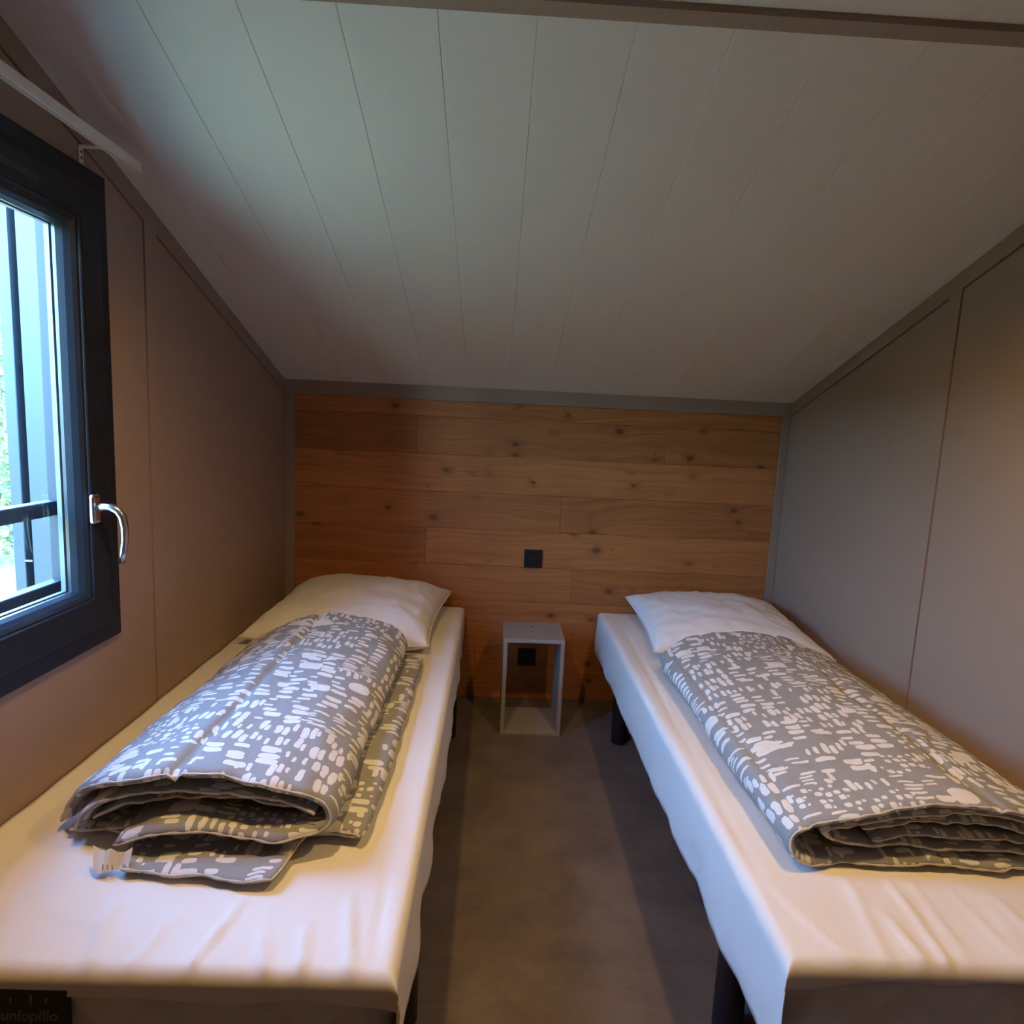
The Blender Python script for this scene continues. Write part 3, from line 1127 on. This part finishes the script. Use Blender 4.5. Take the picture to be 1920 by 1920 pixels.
def fold_layer(name, path, thick, y_head, y_foot, parent, seed, seams=(), uoff=0.0, foot_fn=None, head_fn=None, zfn=None, puff=0.004, piping=True, floor=0.4395):
    """a padded layer of the duvet: its section runs along path (x, z), swept along y"""
    pts = resample(path, 0.008)
    n = len(pts)
    m = 110
    V, F, U = [], [], []
    nor = []
    for i in range(n):
        t = (pts[min(i + 1, n - 1)][0] - pts[max(i - 1, 0)][0]).normalized()
        nor.append(Vector((-t.y, t.x)))
    tot = pts[-1][1]
    for j in range(m + 1):
        v = j / m
        for i in range(n):
            c, s = pts[i]
            yh = y_head + (head_fn(c.x) if head_fn else 0.0) + 0.006 * fbm((s * 9, seed, 2), 2)
            yf = y_foot + (foot_fn(s / tot) if foot_fn else 0.0) + 0.013 * fbm((s * 8, seed + 5, 0), 3)
            vv = v
            y = yh + (yf - yh) * vv
            endk = min(1.0, min(v, 1 - v) * m / 2.5)
            endt = math.sqrt(max(0.0, 1 - (1 - endk) ** 2)) * 0.75 + 0.25
            sidek = min(1.0, min(s, tot - s) / (thick * 0.6))
            sidet = math.sqrt(max(0.0, 1 - (1 - sidek) ** 2)) * 0.85 + 0.15
            groove = 0.0
            puck = 0.0
            for sp, dp in seams:
                g = math.exp(-((s - sp) / 0.009) ** 2)
                groove += dp * g
                puck += 0.0025 * math.sin(y * 150 + 3 * math.sin(y * 40)) * math.exp(-((s - sp) / 0.022) ** 2)
            h = thick / 2 * endt * sidet
            wr = 0.007 * fbm((s * 6, y * 5, seed), 3) + 0.0030 * fbm((s * 24, y * 14, seed + 3), 2)
            zz = zfn(c.x, y) if zfn else 0.0
            cx = c.x + nor[i].x * wr
            cz = c.y + nor[i].y * wr + zz
            top = h + puff * endt * sidet * (0.5 + 0.5 * fbm((s * 5, y * 4, seed + 7), 2)) - groove + puck
            bot = h
            for d in (top, -bot):
                x = cx + nor[i].x * d
                z = cz + nor[i].y * d
                V.append((x, y, max(floor, z)))
                U.append((s + uoff, y))
    st = 2 * n
    for j in range(m):
        for i in range(n - 1):
            a = j * st + 2 * i
            F.append((a, a + 2, a + st + 2, a + st))
            F.append((a + 1, a + st + 1, a + st + 3, a + 3))
        a = j * st
        F.append((a, a + st, a + st + 1, a + 1))
        a = j * st + 2 * (n - 1)
        F.append((a, a + 1, a + st + 1, a + st))
    for i in range(n - 1):
        a = 2 * i
        F.append((a, a + 1, a + 3, a + 2))
        a = m * st + 2 * i
        F.append((a, a + 2, a + 3, a + 1))
    o = fix_normals(mesh_obj(name, V, F, M_DUVET, parent, True, U))
    if piping:
        line = []
        for i in range(n):
            a = Vector(V[(m - 1) * st + 2 * i])
            b = Vector(V[m * st + 2 * i])
            line.append(a.lerp(b, 0.9) + Vector((0, -0.001, 0.0005)))
        v, f = tube_vf(line, [0.0022 + 0.0008 * math.sin(k * 1.3) for k in range(len(line))], 6)
        fix_normals(mesh_obj('seam_piping', v, f, M_PIPING, o, True))
    return o


# left duvet
dl = empty('folded_duvet', (0.40, -1.2, 0.445))
tag(dl, 'folded grey duvet with white brush-mark print and a white care tag, under the window', 'duvet', 'folded printed duvets')


def zL(x, y):
    # sags towards the foot on the wall side, rides up on the pillow at the head
    return 0.016 * sstep(-0.80, -0.62, y) * 1.0 - 0.012 * sstep(-1.5, -1.0, y) * sstep(0.4, 0.1, x)


outer = [(0.128, 0.455), (0.150, 0.497), (0.197, 0.540), (0.27, 0.571), (0.37, 0.588), (0.49, 0.582), (0.57, 0.564), (0.625, 0.535), (0.642, 0.508),
         (0.620, 0.490), (0.57, 0.484), (0.49, 0.487), (0.41, 0.497), (0.34, 0.492), (0.27, 0.470)]
fold_layer('outer_fold', outer, 0.020, -0.730, -1.700, dl, 2.2, seams=((0.290, 0.014),), foot_fn=lambda t: -0.020 * sstep(0.62, 0.72, t) + 0.055 * sstep(0.22, 0.0, t), zfn=zL,
           head_fn=lambda x: -0.10 * sstep(0.42, 0.12, x) - 0.03 * sstep(0.58, 0.68, x))
inner = [(0.175, 0.468), (0.205, 0.508), (0.26, 0.538), (0.36, 0.551), (0.48, 0.546), (0.565, 0.533), (0.615, 0.518)]
fold_layer('inner_fold', inner, 0.013, -0.80, -1.685, dl, 4.4, uoff=0.8, zfn=zL, puff=0.002)
inner2 = [(0.20, 0.478), (0.26, 0.508), (0.37, 0.528), (0.48, 0.526), (0.57, 0.513), (0.60, 0.503)]
fold_layer('inner_fold', inner2, 0.011, -0.82, -1.665, dl, 5.1, uoff=1.4, zfn=zL, puff=0.002)
bottom = [(0.150, 0.449), (0.27, 0.450), (0.45, 0.449), (0.62, 0.450), (0.685, 0.452), (0.700, 0.459), (0.680, 0.467), (0.60, 0.468), (0.45, 0.467), (0.30, 0.464), (0.22, 0.460)]
fold_layer('bottom_fold', bottom, 0.012, -0.74, -1.660, dl, 7.7, uoff=2.1, puff=0.002,
           foot_fn=lambda t: -(0.095 + 0.02 * sstep(0.15, 0.4, t)) * sstep(0.115, 0.15, t) * sstep(0.425, 0.405, t))
# care tag hanging at the front
V = []
for k in range(7):
    t = k / 6
    zig = 0.009 * abs(((t * 2) % 1.0) - 0.5) * 2
    V += [(0.254 + 0.060 * t, -1.757 - 0.005 * math.sin(t * 7), 0.4425 + 0.003 * t), (0.242 + 0.070 * t, -1.739 + 0.004 * math.cos(t * 5), 0.466 + 1.2 * zig)]
F = [(2 * k, 2 * k + 2, 2 * k + 3, 2 * k + 1) for k in range(6)]
ct = mesh_obj('care_tag', V, F, M_TAG, dl)
md = ct.modifiers.new('cloth', 'SOLIDIFY')
md.thickness = 0.0008
for k in range(3):
    box('care_tag_print', 0.272 + 0.008 * k, 0.2735 + 0.008 * k, -1.7605, -1.7585, 0.449, 0.459, M_TAGINK, ct)

# right duvet
dr = empty('folded_duvet', (1.78, -1.2, 0.445))
tag(dr, 'folded grey duvet with white brush-mark print, rolled edge towards the aisle, by the plain wall', 'duvet', 'folded printed duvets')


def zRr(x, y):
    return 0.016 * sstep(-0.80, -0.62, y)


outerR = [(2.00, 0.450), (1.88, 0.449), (1.74, 0.449), (1.62, 0.450), (1.548, 0.453), (1.512, 0.468), (1.503, 0.492), (1.525, 0.516), (1.585, 0.536), (1.68, 0.556),
          (1.78, 0.568), (1.88, 0.566), (1.97, 0.550), (2.05, 0.520), (2.085, 0.470)]
fold_layer('outer_fold', outerR, 0.017, -0.710, -1.690, dr, 12.4, seams=((0.560, 0.006), (0.925, 0.008)), zfn=zRr,
           head_fn=lambda x: -0.05 * sstep(1.62, 1.50, x) - 0.06 * sstep(1.9, 2.07, x))
innR = [(2.04, 0.512), (1.95, 0.538), (1.86, 0.545), (1.75, 0.541), (1.66, 0.527), (1.59, 0.510), (1.577, 0.498), (1.60, 0.486), (1.68, 0.475), (1.80, 0.469), (1.93, 0.466), (2.02, 0.463)]
fold_layer('inner_fold', innR, 0.014, -0.80, -1.672, dr, 15.3, uoff=1.2, zfn=zRr, puff=0.002)
innR2 = [(2.02, 0.490), (1.92, 0.514), (1.82, 0.520), (1.72, 0.514), (1.655, 0.502)]
fold_layer('inner_fold', innR2, 0.013, -0.82, -1.655, dr, 16.8, uoff=2.2, zfn=zRr, puff=0.002)
innR3 = [(2.0, 0.478), (1.9, 0.492), (1.8, 0.497), (1.72, 0.492), (1.67, 0.486)]
fold_layer('inner_fold', innR3, 0.011, -0.82, -1.665, dr, 18.8, uoff=2.9, zfn=zRr, puff=0.002)

# ------------------------------------------------------------------ ceiling spots behind the ridge (out of the picture)
for lx, over, lname in ((0.60, 'bed under the window', 'downlight_left_offscreen'), (1.62, 'bed along the plain wall', 'downlight_right_offscreen')):
    ly = -1.80
    lz = zc(ly)
    e = empty('ceiling_downlight', (lx, ly, lz))
    tag(e, 'small round ceiling downlight behind the ridge trim, over the ' + over, 'lamp', 'ceiling downlights')
    n = 28
    V, F = [], []
    for rr, zz in ((0.042, 0.002), (0.042, -0.006), (0.033, -0.008), (0.030, -0.004)):
        for k in range(n):
            a = 2 * math.pi * k / n
            V.append((lx + rr * math.cos(a), ly + rr * math.sin(a), lz + zz))
    for j in range(3):
        for k in range(n):
            F.append((j * n + k, j * n + (k + 1) % n, (j + 1) * n + (k + 1) % n, (j + 1) * n + k))
    fix_normals(mesh_obj('trim_ring', V, F, M_WHITE, e, True))
    v, f = tube_vf([(lx, ly, lz - 0.004), (lx, ly, lz - 0.001)], 0.030, 24)
    fix_normals(mesh_obj('lens', v, f, M_WHITE, e))
    ld = bpy.data.lights.new(lname, 'SPOT')
    ld.energy = LAMP_POWER
    ld.color = LAMP_COLOR
    ld.shadow_soft_size = 0.03
    ld.spot_size = R(150)
    ld.spot_blend = 1.0
    lo = bpy.data.objects.new(lname, ld)
    COL.objects.link(lo)
    lo.parent = e
    lo.location = (0, 0, -0.045)

# ------------------------------------------------------------------ outside
g = box('ground', -30, 30, -30, 40, FLOOR_G - 0.2, FLOOR_G, M_GRASS)
tag(g, kind='structure')
sk = box('plinth', -0.12, W + 0.12, YF - 0.08, 0.12, FLOOR_G, -0.12, M_EXT)
tag(sk, kind='structure')

# clad screen wall beside the window
cw = box('cladding_screen', -1.475, -0.16, 0.48, 0.53, FLOOR_G, 3.0, M_CLAD)
tag(cw, 'blue-grey vertical metal cladding wall seen through the window', 'wall')
xs = [-1.480, -1.405, -1.222, -1.039, -0.856, -0.673, -0.490, -0.307, -0.155]
for k in range(len(xs) - 1):
    box('cladding_board', xs[k] + (0.019 if k else 0), xs[k + 1] - 0.019, 0.395, 0.481, FLOOR_G, 3.0, M_CLAD, cw, 0.003, 1)
for k in range(1, 4):
    box('joint_clip', xs[k] - 0.018, xs[k] + 0.018, 0.388, 0.396, 0.455, 0.463, M_GUARDL, cw)


def shrub(x, y, rad, hgt, n, label, seed):
    rnd = random.Random(seed)
    e = empty('garden_shrub', (x, y, FLOOR_G))
    tag(e, label, 'shrub', 'green shrubs outside the window')
    V, F = [], []
    for k in range(n):
        a = rnd.uniform(0, 2 * math.pi)
        hh = rnd.random()
        rr = rad * math.sqrt(rnd.random()) * (1 - 0.45 * abs(2 * hh - 0.8))
        p = Vector((x + rr * math.cos(a), y + rr * math.sin(a), FLOOR_G + 0.1 + hh * hgt))
        d1 = Vector((rnd.gauss(0, 1), rnd.gauss(0, 1), rnd.gauss(0, 0.6))).normalized()
        d2 = d1.cross(Vector((rnd.gauss(0, 1), rnd.gauss(0, 1), rnd.gauss(0, 1)))).normalized()
        L = rnd.uniform(0.06, 0.13)
        b = len(V)
        V += [tuple(p - d1 * L * 0.5), tuple(p + d2 * L * 0.28), tuple(p + d1 * L * 0.5), tuple(p - d2 * L * 0.28)]
        F.append((b, b + 1, b + 2, b + 3))
    fo = mesh_obj('foliage', V, F, M_LEAF, e)
    fo['kind'] = 'stuff'
    for k in range(4):
        a = rnd.uniform(0, 6.28)
        v, f = tube_vf([(x, y, FLOOR_G - 0.02), (x + 0.12 * math.cos(a), y + 0.12 * math.sin(a), FLOOR_G + hgt * 0.4),
                        (x + 0.3 * rad * math.cos(a), y + 0.3 * rad * math.sin(a), FLOOR_G + hgt * 0.8)], [0.03, 0.02, 0.008], 6)
        mesh_obj('stem', v, f, M_BARK, e)
    return e


shrub(-4.3, 4.6, 0.9, 3.0, 5200, 'tall leafy green shrub just past the edge of the cladding wall', 1)
shrub(-5.2, 7.2, 0.8, 2.6, 4200, 'bushy green shrub on the lawn further from the cladding wall', 2)


# added hedge: blocks light from the far ground and low sky
hd = empty('light_block_hedge', (-6.6, 0.0, FLOOR_G))
tag(hd, 'long dense hedge added behind the shrubs to block light from far ground and low sky', 'hedge')
box('light_block_core', -7.0, -6.3, -13.0, 16.0, FLOOR_G, FLOOR_G + 2.55, M_LEAF, hd, 0.12, 2)
rnd = random.Random(5)
V, F = [], []
for k in range(26000):
    if rnd.random() < 0.7:
        p = Vector((-6.3 + rnd.uniform(-0.02, 0.10), rnd.uniform(-13, 16), FLOOR_G + rnd.uniform(0.0, 2.6)))
    else:
        p = Vector((rnd.uniform(-7.0, -6.25), rnd.uniform(-13, 16), FLOOR_G + 2.55 + rnd.uniform(-0.02, 0.14)))
    d1 = Vector((rnd.gauss(0, 1), rnd.gauss(0, 1), rnd.gauss(0, 1))).normalized()
    d2 = d1.cross(Vector((rnd.gauss(0, 1), rnd.gauss(0, 1), rnd.gauss(0, 1)))).normalized()
    L = rnd.uniform(0.06, 0.14)
    b = len(V)
    V += [tuple(p - d1 * L * 0.5), tuple(p + d2 * L * 0.3), tuple(p + d1 * L * 0.5), tuple(p - d2 * L * 0.3)]
    F.append((b, b + 1, b + 2, b + 3))
fo = mesh_obj('foliage', V, F, M_LEAF, hd)
fo['kind'] = 'stuff'
